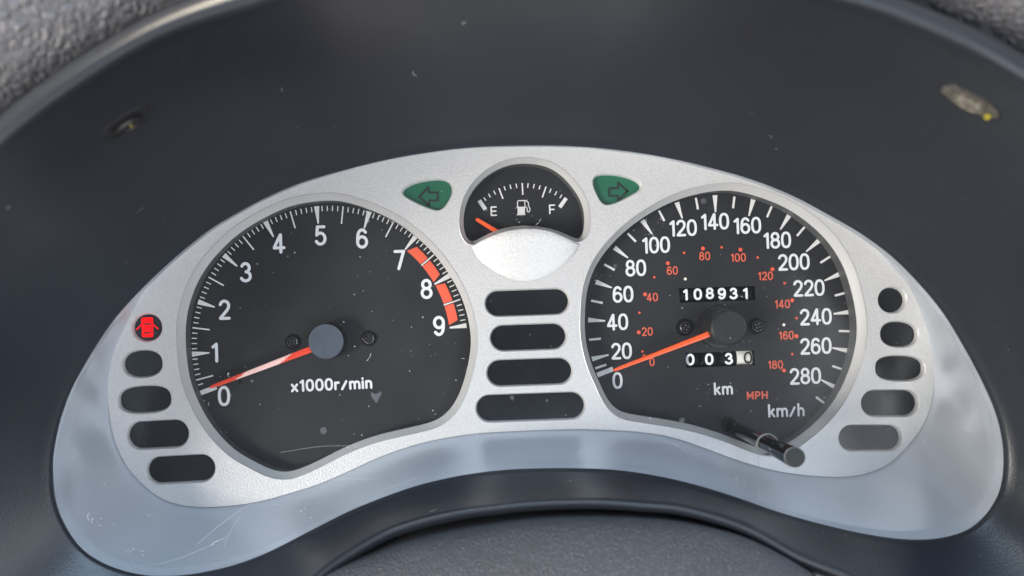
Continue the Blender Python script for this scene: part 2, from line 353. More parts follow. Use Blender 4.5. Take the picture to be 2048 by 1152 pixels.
# ================================================================ instrument cluster
cluster = empty('instrument_cluster', P(1040, 900, 0), 'silver car instrument cluster with two big black dials set under a black hood', 'instrument cluster')
plate = Mesh()
outline = orient(xz(smooth_closed(spline(PLATE, NO), 3), DP))
dial_holes = [orient(xz(smooth_closed(spline(c, n), 2), DP)) for c, n in ((TACH, 200), (SPEEDO, 200), (FUEL, 120))]
lamp_px = [rr(x, y, w, h, 2.0) for x, y, w, h in CENTRE] + [rr(*a[:4], a[4], bow=1.0) for a in RIGHT] + [rr(*a[:4], a[4], bow=1.0) for a in LEFT] + \
          [smooth_closed(spline(c, 64), 2) for c in (TURN_L, TURN_R)]
lamp_holes = [orient(xz(c, DP)) for c in lamp_px]
pk = PX(DP)
fill(plate, [outline] + [offset(h, -1.2 * pk) for h in lamp_holes] + dial_holes, DP)
# rounded outer edge of the plate
loft(plate, [at(outline, DP), at(offset(outline, -.7 * pk), DP - .0001), at(offset(outline, -1.3 * pk), DP - .0005), at(offset(outline, -1.3 * pk), DP - .003)])
for h in lamp_holes:       # softly rounded edges of the lamp slots
    loft(plate, [at(offset(h, 2.2 * pk), DP - .0022), at(offset(h, 1.7 * pk), DP - .0010), at(offset(h, .6 * pk), DP - .0004), at(offset(h, -1.2 * pk), DP)])
plate_o = plate.make('bezel_plate', SILVER, cluster, smooth=True, sharp=50)
for h, name, k1, k2 in zip(dial_holes, ('dial_surround', 'dial_surround', 'fuel_gauge_surround'), (12.5, 12.5, 9), (0, 0, 0)):
    r = Mesh(); hh = h
    i1, i2 = offset(hh, 1.5 * pk), offset(hh, k1 * pk)
    i2 = smooth_closed(i2, 3)
    loft(r, [at(i2, .0053), at(smooth_closed(offset(hh, (k1 - 1.2) * pk), 2), .0058), at(i1, DP - .0004), at(offset(hh, .5 * pk), DP + .0002), at(offset(hh, -.6 * pk), DP + .0001), at(offset(hh, -1.0 * pk), DP - .0002)], 0)
    loft(r, [at(offset(i2, -.5 * pk), .0002), at(i2, .0053)], 1)
    r.make(name, [CHAMFER, GREYWALL], plate_o, smooth=True, sharp=40)

# domed cover over the fuel needle's pivot
dm = Mesh()
top = spline([(944,494),(968,480),(1008.7,465),(1051.7,459),(1092,462),(1129.7,475.6),(1158,490)], 41, closed=False)
bot = spline([(944,494.5),(957.6,518.7),(981.8,538),(1016.7,556),(1054,561.7),(1089,552.5),(1124,533),(1148.6,508),(1158,490.5)], 41, closed=False)
rows = []
for j in range(13):
    t = j / 12; row = []
    for i in range(41):
        a, b = top[i], bot[i]; u = i / 40
        hgt = .0045 * math.sin(math.pi * u) ** .8 * (1 - t) ** .75 * (1.0 if j else .93)
        d = DP + .0003 + hgt
        # keep real position: traced where the raised surface is seen
        px = a[0] + (b[0] - a[0]) * t; py = a[1] + (b[1] - a[1]) * t
        row.append(P(px, py, d))
    rows.append(row)
loft(dm, rows[::-1], 0, closed=False)
skirt = [[Vector((p.x, -.0004, p.z + .0006)) for p in rows[0]], [Vector((p.x, p.y + .0009, p.z + .0006)) for p in rows[0]], [Vector((p.x, p.y + .0002, p.z + .0004)) for p in rows[0]], rows[0]]
loft(dm, skirt[::-1], 0, closed=False)
dm.make('pivot_cover', SILVER, plate_o, smooth=True, sharp=60)

# glossy silver wall between the plate and the hood opening
open_px = smooth_closed(spline(OPEN, NO), 2)
def match(src, dst):
    """start dst at the point nearest src[0] and run the same way, evenly in angle terms"""
    A = np.array(dst); j = int(np.argmin(((A - np.array(src[0])) ** 2).sum(1))); return [tuple(p) for p in np.roll(A, -j, 0)]
op = orient(xz(open_px, DE))
CORR = [((215.6,779),(168,728)),((261,630),(262,598)),((425,440),(420,458)),((680,325),(680,342)),((1040,272),(1040,291)),((1430,318),(1430,337)),((1680,425),(1660,429)),((1817,568),(1840,565)),((1864,699),(1955,735)),((1864,802),(2006,860)),((1819,887),(2006,980)),((1697,953),(1880,1078)),((1531,936.6),(1560,1025)),((1345,874.5),(1340,957)),((1025,862),(1020,939)),((810,895),(840,970)),((634,969),(700,1022)),((458,1011.6),(480,1127)),((328,999.6),(240,1140)),((254,932.5),(125,1050)),((220,838),(103,950))]
def frac(curve, p):
    A = np.array(curve); return int(np.argmin(((A - np.array(p)) ** 2).sum(1))) / len(curve)
def remap(A_px, B_px, corr, n):
    """pairs of points on two outlines that belong together"""
    fa = [frac(A_px, a) for a, b in corr]; fb = [frac(B_px, b) for a, b in corr]
    base_a, base_b = fa[0], fb[0]
    fa = [(x - base_a) % 1 for x in fa] + [1.0]; fb = [(x - base_b) % 1 for x in fb] + [1.0]
    A = np.array(A_px); B = np.array(B_px); ra, rb = [], []
    fb = list(np.maximum.accumulate(fb)); fa = list(np.maximum.accumulate(fa))
    for i in range(n):
        s = i / n; tb = np.interp(s, fa, fb)
        for arr, base, t, out in ((A, base_a, s, ra), (B, base_b, tb, rb)):
            q = ((base + t) % 1) * len(arr); k = int(q); w = q - k
            out.append(tuple(arr[k % len(arr)] * (1 - w) + arr[(k + 1) % len(arr)] * w))
    return ra, rb
pl_px = smooth_closed(spline(PLATE, NO), 3)
ra, rb = remap(pl_px, open_px, CORR, NO)
rb = smooth_closed(rb, 4); 
wa = xz(ra, DP); wb = xz(rb, DE)
rings = []
inner = [Vector((x, -(DP - .002), z)) for x, z in offset(wa, 1.0 * pk)]
NS = 12
for j in range(NS + 1):
    t = j / NS; bow = math.sin(math.pi * t) * .0018
    ring = []
    for a, b in zip(wa, wb):
        av, bv = Vector((a[0], -(DP - .0010), a[1])), Vector((b[0], -(DE - .001), b[1]))
        if b[1] > -0.03 and abs(b[0]) < .2:
            pass
        p = av.lerp(bv, t)
        r = Vector((a[0], 0, a[1] * 1.6)); r.normalize()
        ring.append(p + r * bow)
    rings.append(ring)
w = Mesh(); loft(w, [inner] + rings[0:])
sd = Mesh(); sd.add(w.v, [f[::-1] for f in w.f]) if area2(wa) > 0 else sd.add(w.v, w.f)
# lip of the wall at the opening
last = rings[-1]
lip = [last, [p + Vector((0, -.0006, 0)) + Vector((p.x, 0, p.z)).normalized() * .0003 for p in last], [p + Vector((0, -.0006, 0)) + Vector((p.x, 0, p.z)).normalized() * .0005 for p in last], [p + Vector((0, .004, 0)) + Vector((p.x, 0, p.z)).normalized() * .0008 for p in last]]
loft(sd, lip)
wall_o = sd.make('surround_wall', WALL, cluster, smooth=True, sharp=45)

# ---------------------------------------------------------------- tachometer
def dial(name, hole, extra_holes=(), m=DIAL, grow=9, **pr):
    M = Mesh(); fill(M, [offset(hole, -grow * pk)] + list(extra_holes), 0.0)
    return M.make(name, m, cluster, **pr)
tach = dial('tachometer', dial_holes[0], label='black dial with a red zone and pale numerals 0 to 9')
def quad_tick(M, c, R, ang, L, wo_, wi, d=.0002, side=0):
    k = PX(0); a = math.radians(ang); ux, uz = math.cos(a), math.sin(a); vx, vz = -uz, ux
    o = P(*c, 0); ro, ri = R * k, (R - L) * k
    so, si = wo_ * k / 2, wi * k / 2
    sh = side * so
    pts = [(ro, -so + sh), (ro, so + sh), (ri, si + (side * si)), (ri, -si + (side * si))]
    v = [Vector((o.x + ux * r + vx * t, -d, o.z + uz * r + vz * t)) for r, t in pts]
    M.add(v, [(0, 1, 2, 3)])
TC, TR = (659.4, 687.5), 276.0
TA = {0: 200.6, 1: 184.3, 2: 162.3, 3: 140.0, 4: 117.7, 5: 95.4, 6: 73.3, 7: 51.3, 8: 29.6, 9: 7.9}
def tang(v):
    k = min(int(v), 8); return TA[k] + (TA[k + 1] - TA[k]) * (v - k) if v >= 1 else 184.3 + (1 - v) * 21.9
minor = Mesh()
for n in range(10):
    M = Mesh(); a = TA[n]
    if n == 0: quad_tick(M, TC, TR, 200.9, 34, 9.5, 9.5)
    elif n == 9: quad_tick(M, TC, TR, a - .3, 34, 10, 3)
    else: quad_tick(M, TC, TR, a, 35, 10.5, 2.6)
    M.make('tick_mark', TICK, tach)
    if n < 9:
        for j in range(1, 10):
            v = n + j / 10
            if n == 0 and j < 4: continue
            if j == 5:
                M = Mesh(); quad_tick(M, TC, TR, tang(v), 35, 2.8, 2.8, d=.00032); M.make('tick_mark', TICK, tach)
            else: quad_tick(minor, TC, TR - .3, tang(v), 10.5, 2.1, 2.1)
minor.make('minor_tick_marks', TICK, tach, kind='stuff')
for v0, v1 in ((7.0, 7.5), (7.5, 8.0), (8.0, 8.5), (8.5, 9.0)):
    M = Mesh(); n = 8; k = PX(0); o = P(*TC, 0); pts = []
    g0 = .03 if v0 != 7.0 else .05; g1 = .03 if v1 in (7.5, 8.5) else .045
    for r in (TR - 34.5, TR - 15.5):
        sh0 = .06 if (v0 in (8.0,) and r > TR - 20) else (.10 if (v0 == 7.0 and r > TR - 20) else 0)
        sh1 = .075 if (v1 in (8.0, 9.0) and r > TR - 20) else 0
        for i in range(n + 1):
            a = math.radians(tang(v0 + g0 + sh0 + (v1 - g1 - sh1 - v0 - g0 - sh0) * i / n)); pts.append(Vector((o.x + r * k * math.cos(a), -.00022, o.z + r * k * math.sin(a))))
    M.add(pts, [(i, i + 1, n + 2 + i, n + 1 + i) for i in range(n)])
    M.make('red_zone_segment', REDZONE, tach)
for s, x, y in (('0',448,792),('1',430,705),('2',449,619.5),('3',491.4,544.4),('4',558,487),('5',641,471),('6',724,477),('7',799,520),('8',853,578),('9',878,652)):
    text('numeral', s, x, y, 40.5, 6.0, PRINT, tach, ang=1.5)
text('unit_lettering', 'x1000r/min', 663, 768.5, 25, 4.7, PRINT, tach, ang=2.6, gap=.33, wx=1.12)

def needle(name, base, tip, wb_, wt, db, dt, parent, m=NEEDLE, **pr):
    """moulded pointer: ridged bar tapering to a rounded tip"""
    b, t = P(*base, db), P(*tip, dt); ax = (t - b).normalized(); sd_ = ax.cross(Vector((0, -1, 0))).normalized(); up = Vector((0, -1, 0))
    M = Mesh(); rings = []
    st = [(0, 1.0), (.02, 1.0), (.5, .5), (.93, .07), (.975, .0), (.995, -.3)]
    L = (t - b).length
    for s, q in st:
        wd = (wt + (wb_ - wt) * max(0, q)) * PX(db) / 2
        if s > .97: wd *= {.975: .85, .995: .4}[s]
        c = b + ax * L * s; hh = .0011
        rings.append([c - sd_ * wd - up * hh, c - sd_ * wd, c - sd_ * wd * .8 + up * .0004, c - sd_ * wd * .12 + up * .0005, c + up * .00035, c + sd_ * wd * .12 + up * .0005, c + sd_ * wd * .8 + up * .0004, c + sd_ * wd, c + sd_ * wd - up * hh])
    loft(M, rings, 0, closed=False)
    M.add(rings[0], [tuple(range(9))]); M.add(rings[-1], [tuple(range(9))[::-1]])
    bm = bmesh.new(); vs = [bm.verts.new(v) for v in M.v]
    for f in M.f:
        try: bm.faces.new([vs[i] for i in f])
        except ValueError: pass
    bmesh.ops.remove_doubles(bm, verts=bm.verts, dist=1e-7); bmesh.ops.recalc_face_normals(bm, faces=bm.faces)
    bm.verts.ensure_lookup_table(); bm.verts.index_update()
    o = build(name, [v.co.copy() for v in bm.verts], [[v.index for v in f.verts] for f in bm.faces], m, parent, **pr); bm.free(); return o
needle('needle', (640, 691.5), (418.5, 775.5), 13.5, 7.0, .0050, .0042, tach, GLINT, label='red needle with a pale pink painted highlight along its middle')
M = Mesh(); hb = P(652, 683, .0072); k = PX(.0072); c0 = Vector((hb.x, 0, hb.z))
disc_stack(M, c0, [(36 * k, .0001), (36.5 * k, .0060), (35.5 * k, .0070)], cap=False, n=56)
M.make('needle_hub', HUBSIDE, tach, smooth=True, sharp=40)
M = Mesh(); disc_stack(M, c0, [(35.4 * k, .0069), (35.2 * k, .0072), (34.3 * k, .0074), (33.8 * k, .00735)], n=56)
M.make('hub_cap', HUBCAP, tach, smooth=True, sharp=60, label='grey-blue round cap of the needle hub')
def screw(px, py, r, parent, rot=10, d=0):
    M = Mesh(); c = P(px, py, d + .0012); c = Vector((c.x, -d, c.z)); k = PX(d)
    n = 28
    Z = Mesh(); disc_stack(Z, c, [(r * 1.45 * k, .0001), (r * 1.4 * k, .0003)], n=n); Z.make('screw_seat', DRUM, parent)
    disc_stack(M, c, [(r * 1.08 * k, .0), (r * 1.08 * k, .0009), (r * .95 * k, .0015), (r * .78 * k, .0017), (r * .74 * k, .0013), (r * .70 * k, .0010)], cap=False, n=n)
    Y = Mesh(); disc_stack(Y, c, [(r * .72 * k, .0006), (r * .71 * k, .00101)], n=n); Y.make('screw_slot', SLOT, parent)
    # raised lands between the cross slots
    for q in range(4):
        a0 = math.radians(rot + 90 * q + 17); a1 = math.radians(rot + 90 * q + 73); pts = []
        for h in (.0010, .0018):
            ring = [c + Vector((0, -h, 0)) + Vector((math.cos(a), 0, math.sin(a))) * rr_ for a, rr_ in
                    [((a0 + a1) / 2, .16 * r * k)] + [(a0 + (a1 - a0) * i / 4, (.64 if h < .0015 else .54) * r * k) for i in range(5)]]
            pts.append(ring)
        loft(M, pts[::-1]); M.add(pts[1], [(0, 1, 2, 3, 4, 5)])
    bm = bmesh.new(); vs = [bm.verts.new(v) for v in M.v]
    for f in M.f:
        try: bm.faces.new([vs[i] for i in f])
        except ValueError: pass
    bmesh.ops.recalc_face_normals(bm, faces=bm.faces); bm.verts.index_update()
    o = build('screw', [v.co.copy() for v in bm.verts], [[v.index for v in f.verts] for f in bm.faces], SCREW, parent, smooth=True, sharp=30); bm.free(); return o
screw(585, 684, 11, tach, 5); screw(737.3, 677, 11, tach, 40)
# small stop pin under the needle
M = Mesh(); c = P(476, 763, 0); disc_stack(M, c, [(6.5 * PX(), 0), (6.5 * PX(), .001), (5 * PX(), .0014)], n=20); M.make('needle_stop', HUBSIDE, tach, smooth=True, sharp=40)

# ---------------------------------------------------------------- speedometer
odo = [(1358,576.5),(1510,571.7),(1511.5,600),(1360,605.6)]; trip = [(1371,706.5),(1509,701),(1510.5,730.6),(1373,735.5)]
speedo = dial('speedometer', dial_holes[1], [xz(odo, 0), xz(trip, 0)], label='black dial with pale km/h numerals 0 to 280 and red MPH numerals')
SC = (1438.8, 653.5)
SA = {0:(201.6),10:198.3,20:194.2}
SMEAS = {0:(1195.8,749.6),10:(1190,736.7),20:(1184,718),30:(1177,679.6),40:(1175.5,640),50:(1180.5,601),60:(1191,563.7),70:(1206.8,528),80:(1227.7,494.7),90:(1253.7,465.4),100:(1283.4,440),110:(1316.6,419.4),120:(1352.9,403.8),130:(1391,394),140:(1429.5,389.7),150:(1468.6,391.7),160:(1506,399.5),170:(1543,413),180:(1577.5,431.4),190:(1608,455),200:(1636,482.4),210:(1659,513.8),220:(1677.8,548.5),230:(1691.4,585.4),240:(1699,624),250:(1701,662.7),260:(1698,702),270:(1687.8,740),280:(1673,776),290:(1652,809)}
for v, (x, y) in SMEAS.items():
    a = math.degrees(math.atan2(-(y - SC[1]), x - SC[0])); R = 263.0
    M = Mesh()
    if v == 0: quad_tick(M, SC, R, a, 34, 9.5, 9.5)
    elif v % 20 == 0: quad_tick(M, SC, R, a, 34, 9.8, 2.8)
    else: quad_tick(M, SC, R - 1, a, 23.5, 4.4, 4.4)
    M.make('tick_mark', TICK, speedo)
for s, x, y in (('0',1235,761),('20',1243,702),('40',1235,644),('60',1246,588.5),('80',1271.5,536),('100',1312,490),('120',1366,456),('140',1430,443),('160',1494.5,451),('180',1554.3,480.5),('200',1587.5,524),('220',1617.7,576),('240',1631.6,633.5),('260',1631.6,692),('280',1610.6,752)):
    text('numeral', s, x, y, 33.5, 5.0, PRINT, speedo, ang=2.2, gap=.225)
for s, x, y in (('0',1304,723.7),('20',1294.5,663),('40',1304.6,594.3),('60',1344.6,541),('80',1409.3,512),('100',1476.6,515),('120',1530.9,551.8),('140',1564.8,608),('160',1572.7,670.6),('180',1551,729.3)):
    text('mph_numeral', s, x, y, 17.2, 2.5, REDPRINT, speedo, ang=2.2, gap=.27)
def dot(M, x, y, r, d=.00022):
    c = P(x, y, d); n = 14; M.add([c + Vector((math.cos(2*math.pi*i/n), 0, math.sin(2*math.pi*i/n))) * r * PX(d) for i in range(n)], [tuple(range(n))])
for x, y in ((1288.4,712.4),(1277.5,664.5),(1290,588.7),(1335.7,526.4),(1406,496.9),(1481,499.3),(1544.8,538.3),(1584.4,600.6),(1593,672.4),(1568,741)):
    M = Mesh(); dot(M, x, y, 3.9); M.make('mph_dot', REDZONE, speedo)
for x, y in ((1285,703),(1279,625.5),(1308.8,554.4),(1368.3,505.6),(1443.4,494.7),(1515.5,514.9),(1569.2,566.3),(1593,636.3),(1584.6,708.3)):
    M = Mesh(); dot(M, x, y, 2.5); M.make('small_mph_dot', REDZONE, speedo)
PIN = mat('light_pinhole', (.85, .83, .70), .5)
for x, y in ((1370.6,558),(1567.8,649.6)):
    M = Mesh(); dot(M, x, y, 3.0); M.make('pinhole', PIN, speedo)
text('unit_lettering', 'km', 1446.7, 777, 25.5, 4.3, PRINT, speedo, ang=2.2, gap=.31, wx=1.05)
text('unit_lettering', 'MPH', 1514.5, 790.5, 16.5, 3.2, REDPRINT, speedo, ang=2.2, gap=.42, wx=.98)
text('unit_lettering', 'km/h', 1572.5, 820.5, 27, 4.4, PRINT, speedo, ang=2.2, gap=.29, wx=1.05)
needle('needle', (1445, 658), (1225.5, 741.5), 12.5, 6.5, .0080, .0045, speedo)
M = Mesh(); hb = P(1458.5, 655, .0115); k = PX(.0115); c0 = Vector((hb.x, 0, hb.z))
disc_stack(M, c0, [(44 * k, .0001), (44 * k, .0018), (42.5 * k, .0023), (30 * k, .0024)], cap=False, n=56, m=0)
M.make('hub_base', HUBSIDE, speedo, smooth=True, sharp=40)
M = Mesh(); disc_stack(M, c0, [(37 * k, .0023), (37.0 * k, .0103), (36.2 * k, .0112), (32.4 * k, .0119), (31.4 * k, .0118)], n=64)
M.make('needle_hub', HUBGREY, speedo, smooth=True, sharp=35)
screw(1371.3, 654.7, 12, speedo, 60); screw(1514.5, 652, 11.5, speedo, 20)
# counters: a sunk window with number drums behind it
def counter(name, quad, digits, size, label, cols, white=None):
    q = [P(x, y, 0) for x, y in quad]; M = Mesh(); dep = .0016
    back = [p + Vector((0, dep + .003, 0)) for p in q]
    M.add(q + back, [(0, 4, 5, 1), (1, 5, 6, 2), (2, 6, 7, 3), (3, 7, 4, 0)][::1]); M.add(back, [(0, 3, 2, 1)])
    root = M.make(name, DRUM, cluster, label=label)
    ax = (q[1] - q[0]).normalized(); up = Vector((-ax.z, 0, ax.x)); H = (q[0] - q[3]).length
    n = len(digits)
    for i, (s, x, y) in enumerate(digits):
        D = Mesh(); x0, x1 = cols[i]
        cy = (quad[0][1] + quad[3][1]) / 2 - (x0 + x1 - quad[0][0] * 2) / 2 * .033
        a = P(x0, cy, -dep); b = P(x1, cy - (x1 - x0) * .033, -dep); cyl = H * .62
        rows_ = []
        for j in range(13):
            th = math.radians(-62 + 124 * j / 12)
            off = up * math.sin(th) * H * .62 + Vector((0, (1 - math.cos(th)) * H * .45, 0))
            rows_.append([a + off, b + off])
        loft(D, rows_[::-1], 0, closed=False)
        dr = D.make('number_drum', DRUMW if white == i else DRUM, root, smooth=True)
        text('digit', s, x, y, size, 4.7 if white != i else 3.2, DIGIT if white != i else DRUM, root, d=-.0011, ang=2.2, wx=1.22)
    return root
counter('odometer', odo, [('1',1371,589.5),('0',1395.6,588.5),('8',1419.5,586.8),('9',1443.6,587.3),('3',1467,587),('1',1491,587)], 23.5,
        'black mileage counter showing 108931', [(1361+24.0*i, 1361+24.0*i+23) for i in range(6)])
counter('trip_counter', trip, [('0',1380.5,719.2),('0',1418.5,718.4),('3',1457.5,717.5),('0',1496,715.5)], 23.5,
        'black trip counter showing 0030 with a white last drum', [(1374,1396),(1404,1431),(1441,1471),(1474,1505)], white=3)

# ---------------------------------------------------------------- fuel gauge
fuel = dial('fuel_gauge', dial_holes[2], label='small black half-round fuel dial marked E and F', grow=4)
cx5 = lambda x, y: (780 + x / 3.717, 290 + y / 3.717)
def seg(x0, y0, x1, y1, wd, name='tick_mark'):
    a, b = P(*cx5(x0, y0), .0002), P(*cx5(x1, y1), .0002); t = (b - a).normalized(); nn = Vector((-t.z, 0, t.x)) * wd * PX() / 2
    M = Mesh(); M.add([a - nn, b - nn, b + nn, a + nn], [(0, 1, 2, 3)]); M.make(name, TICK, fuel)
seg(663,412,710,480,8); seg(1310,395,1262,463,7.5)
for a in ((810,322,840,400),(983,283,987,370),(1160,310,1132,390)): seg(*a, 2.8)
for a in ((697,390,713,413),(733,362,746,389),(770,340,785,368),(848,307,858,337),(892,295,900,327),(937,288,943,320),(1027,285,1023,318),(1073,290,1065,322),(1117,300,1108,330),(1198,325,1185,355),(1240,345,1225,373),(1278,370,1262,395)): seg(*a, 2.2)
text('letter', 'E', 987.5, 422.4, 19.5, 3.0, TICK, fuel, wx=.98); text('letter', 'F', 1104.2, 418.6, 19.5, 3.0, TICK, fuel, wx=.98)
M = Mesh(); d = .00025
def poly(M, pts, d, m=0):
    v = [P(*cx5(x, y), d) for x, y in pts]; s = area2([(p.x, p.z) for p in v]); M.add(v, [tuple(range(len(v))) if s > 0 else tuple(range(len(v)))[::-1]], m)
poly(M, [(948,460),(1003,458),(1003,512),(948,514)], d); poly(M, [(943,514.5),(1007,512.5),(1007,520),(943,522)], d)
for ln in ([(948,460),(948,420),(955,414),(995,413),(1002,420),(1003,458)], [(1003,412),(1018,417),(1030,432),(1028,450),(1040,470),(1039,492),(1028,500),(1020,492),(1020,472),(1014,462),(1003,462)]):
    ribbon(M, [(P(*cx5(x, y), d).x, P(*cx5(x, y), d).z) for x, y in ln], 1.9 * PX(), d + .00005)
M.make('fuel_pump_symbol', TICK, fuel)
needle('needle', (1004, 468.5), (951.5, 437.5), 9.0, 7.0, .0030, .0026, fuel)

# ---------------------------------------------------------------- warning lights
def lamp(name, hole, m, d=.0061, **pr):
    M = Mesh(); fill(M, [offset(hole, -1 * pk)], d); return M.make(name, m, cluster, **pr)
for i, h in enumerate(lamp_holes):
    if i < 14 and i != 9: lamp('warning_light', h, LAMPBLACK)
door = lamp('door_ajar_light', lamp_holes[9], LAMPBLACK, label='round warning light showing a lit red car with open doors')
cxd = lambda x, y: (200 + x / 5.76, 600 + y / 5.76)
def dpoly(M, pts, d, m=0):
    v = [P(*cxd(x, y), d) for x, y in pts]; s = area2([(p.x, p.z) for p in v]); M.add(v, [tuple(range(len(v))) if s > 0 else tuple(range(len(v)))[::-1]], m)
M = Mesh(); d0 = .0063
body = [(490,202),(600,200),(611,212),(612,265),(614,340),(613,415),(602,428),(494,430),(483,420),(482,340),(476,270),(474,218)]
dpoly(M, body, d0)
for ln in ([(478,283),(424,338)], [(608,280),(668,330)]):
    ribbon(M, [(P(*cxd(*p), d0).x, P(*cxd(*p), d0).z) for p in ln], 2.6 * PX(), d0)
dpoly(M, [(494,268),(598,264),(586,288),(508,290)], d0 + .00004, 1)
dpoly(M, [(505,366),(582,363),(596,386),(500,390)], d0 + .00004, 1)
dpoly(M, [(490,285),(498,300),(500,352),(490,362)], d0 + .00004, 1); dpoly(M, [(603,282),(590,300),(588,350),(600,358)], d0 + .00004, 1)
M.make('open_doors_symbol', [REDLAMP, REDDARK], door)
for i, name in ((14, 'left'), (15, 'right')):
    l = lamp('turn_signal_light', lamp_holes[i], GREEN, label='green indicator window with a dark arrow pointing ' + name)
    pts = [(838,393.6),(857,374.5),(858,385),(875.5,385),(875.5,401),(858.6,401),(858.3,411)] if i == 14 else [(1254.8,382),(1236,365.5),(1236,376),(1218.5,377),(1218.5,392),(1236,392),(1236.5,401.6)]
    M = Mesh(); w2 = [(P(x, y, .0062).x, P(x, y, .0062).z) for x, y in pts]
    w2 = orient(w2); ctr = np.mean(np.array(w2), 0); inn = [tuple(ctr + (np.array(p) - ctr) * .62) for p in w2]
    ribs = w2 + [w2[0]]
    for a, b in zip(ribs[:-1], ribs[1:]): ribbon(M, [a, b], 4.0 * PX(), .00625 + .00001 * (ribs.index(a) % 3))
    M.make('arrow_symbol', ARROW, l)

# ---------------------------------------------------------------- trip reset stalk
sb, sr, stp = P(1460, 851, -.002), P(1535, 889, .036), P(1590, 915, .060)
ax = (stp - sb).normalized(); L = (stp - sb).length; g = P(1560, 899, .047); gl = (g - sb).length
M = Mesh(); disc_stack(M, sb, [(.00235, 0), (.00245, gl - .0006), (.00215, gl - .0004), (.00215, gl)], axis=ax, cap=False, n=40)
stalk = M.make('trip_reset_stalk', STALK, cluster, smooth=True, sharp=35)
M = Mesh(); disc_stack(M, sb, [(.00215, gl), (.0027, gl + .0002), (.0031, L - .0012), (.0030, L - .0004)], axis=ax, cap=False, n=40)
M.make('knob', STALK, stalk, smooth=True, sharp=35)
M = Mesh(); disc_stack(M, sb, [(.00302, L - .0005), (.00300, L - .0002), (.00280, L + .00005)], axis=ax, cap=False, n=40)
M.make('knob_rim_highlight', mat('painted_rim_highlight', (.30, .31, .33), .15, .6), stalk, smooth=True, sharp=60)  # pale metal colour paints the highlight on the knob's black edge
M = Mesh(); disc_stack(M, sb, [(.0028, L - .0002), (.00278, L), (.0024, L + .0001)], axis=ax, n=40)
M.make('knob_face', STALKTIP, stalk, smooth=True, sharp=35)
# dark well in the dial that the stalk comes out of
M = Mesh(); c = P(1457, 849, .0001); c = Vector((c.x, 0, c.z)); disc_stack(M, c, [(.0029, .0001), (.0030, .0004), (.0024, .0004)], cap=True, n=32); M.make('stalk_hole', DRUM, speedo)

# ---------------------------------------------------------------- clear cover
LD = .0355
lens = Mesh(); lo = orient(xz(rb, LD)); lo = offset(lo, -.6 * pk)
hc = P(1535, 889, LD); HR = 19.5 * PX(LD)
hole = [(hc.x + HR * math.cos(2*math.pi*i/48), hc.z + HR * math.sin(2*math.pi*i/48)) for i in range(48)]
fill(lens, [lo, hole], LD)
lens_o = lens.make('clear_cover', LENS, cluster)
M = Mesh(); k = PX(LD)
for_r = [(HR + 2.6 * k, -.0004), (HR + 2.6 * k, .0003), (HR + 1.6 * k, .0006), (HR + .3 * k, .0004), (HR, -.0006), (HR, -.0016)]
disc_stack(M, Vector((hc.x, -LD, hc.z)), for_r, cap=False, n=48)
M.make('stalk_grommet', RINGC, lens_o, smooth=True)
# moulding seam running down from the stalk hole
M = Mesh(); a, b = P(1516, 905, LD + .0002), P(1508, 1010, LD + .0002)
for x0, y0, x1, y1 in ((1516,908,1517,950),(1517,950,1512,1005),(1511,1000,1509,1006)):
    ribbon(M, [(P(x0, y0, LD + .0003).x, P(x0, y0, LD + .0003).z), (P(x1, y1, LD + .0003).x, P(x1, y1, LD + .0003).z)], 0.7 * k, LD + .0003)
M.make('moulding_seam', mat('seam', (.30, .34, .40), .4), lens_o)

# hairline scratches, dried droplets and a smudge on the clear cover
def veil(name, col, a):
    m = bpy.data.materials.new(name); m.use_nodes = True; nt = m.node_tree; nt.nodes.clear()
    o = nt.nodes.new('ShaderNodeOutputMaterial'); t = nt.nodes.new('ShaderNodeBsdfTransparent'); d = nt.nodes.new('ShaderNodeBsdfDiffuse'); x = nt.nodes.new('ShaderNodeMixShader')
    d.inputs[0].default_value = (*col, 1); x.inputs[0].default_value = a
    nt.links.new(t.outputs[0], x.inputs[1]); nt.links.new(d.outputs[0], x.inputs[2]); nt.links.new(x.outputs[0], o.inputs[0]); return m
SCR = veil('scratch', (.9, .92, .95), .18); DROP = veil('dried_droplet', (.8, .84, .88), .07)
for q, pts in enumerate(([(395,1088),(440,1050),(490,1015),(530,1000),(575,985)], [(615,964),(690,958),(752,959)], [(770,978),(800,968),(835,955)], [(250,1135),(330,1125),(400,1100),(455,1072)],
            [(448,1095),(462,1060),(482,1030)], [(880,941),(900,948),(912,956)], [(1600,1000),(1650,1015),(1680,1010)], [(560,905),(640,893),(700,891)], [(930,740),(952,725),(975,700)], [(1330,880),(1360,895),(1370,915)])):
    M = Mesh(); sp_ = spline([(float(x), float(y)) for x, y in pts], 24, closed=False)
    ribbon(M, [(P(x, y, LD + .0004).x, P(x, y, LD + .0004).z) for x, y in sp_], .8 * PX(LD), LD + .0004 + q * .00001); M.make('scratch', SCR, lens_o)
for q, (x, y, r) in enumerate(((1024,795,4.5),(1094,801,3),(1407,402,6),(1230,532,4),(1364,841,5.5),(647,861,7),(965,905,3.5),(1160,903,4),(1168,912,4),(1490,970,5),(1470,960,4),(1480,985,4),(1505,965,3.5),(1460,972,3),(930,505,3.5),(952,665,2.5),(1057,710,3),(504,762,3),(1766,848,4),(1585,1008,5),(1600,1000,4))):
    M = Mesh(); n = 16; c = P(x, y, LD + .0005); M.add([c + Vector((math.cos(2*math.pi*i/n), 0, math.sin(2*math.pi*i/n))) * r * PX(LD) * random.uniform(.85, 1.1) for i in range(n)], [tuple(range(n))]); M.make('dried_droplet', DROP, lens_o)
M = Mesh(); sm = spline([(742,785),(752,788),(762,783),(762,790),(757,798),(753,806),(748,800),(743,793)], 40)
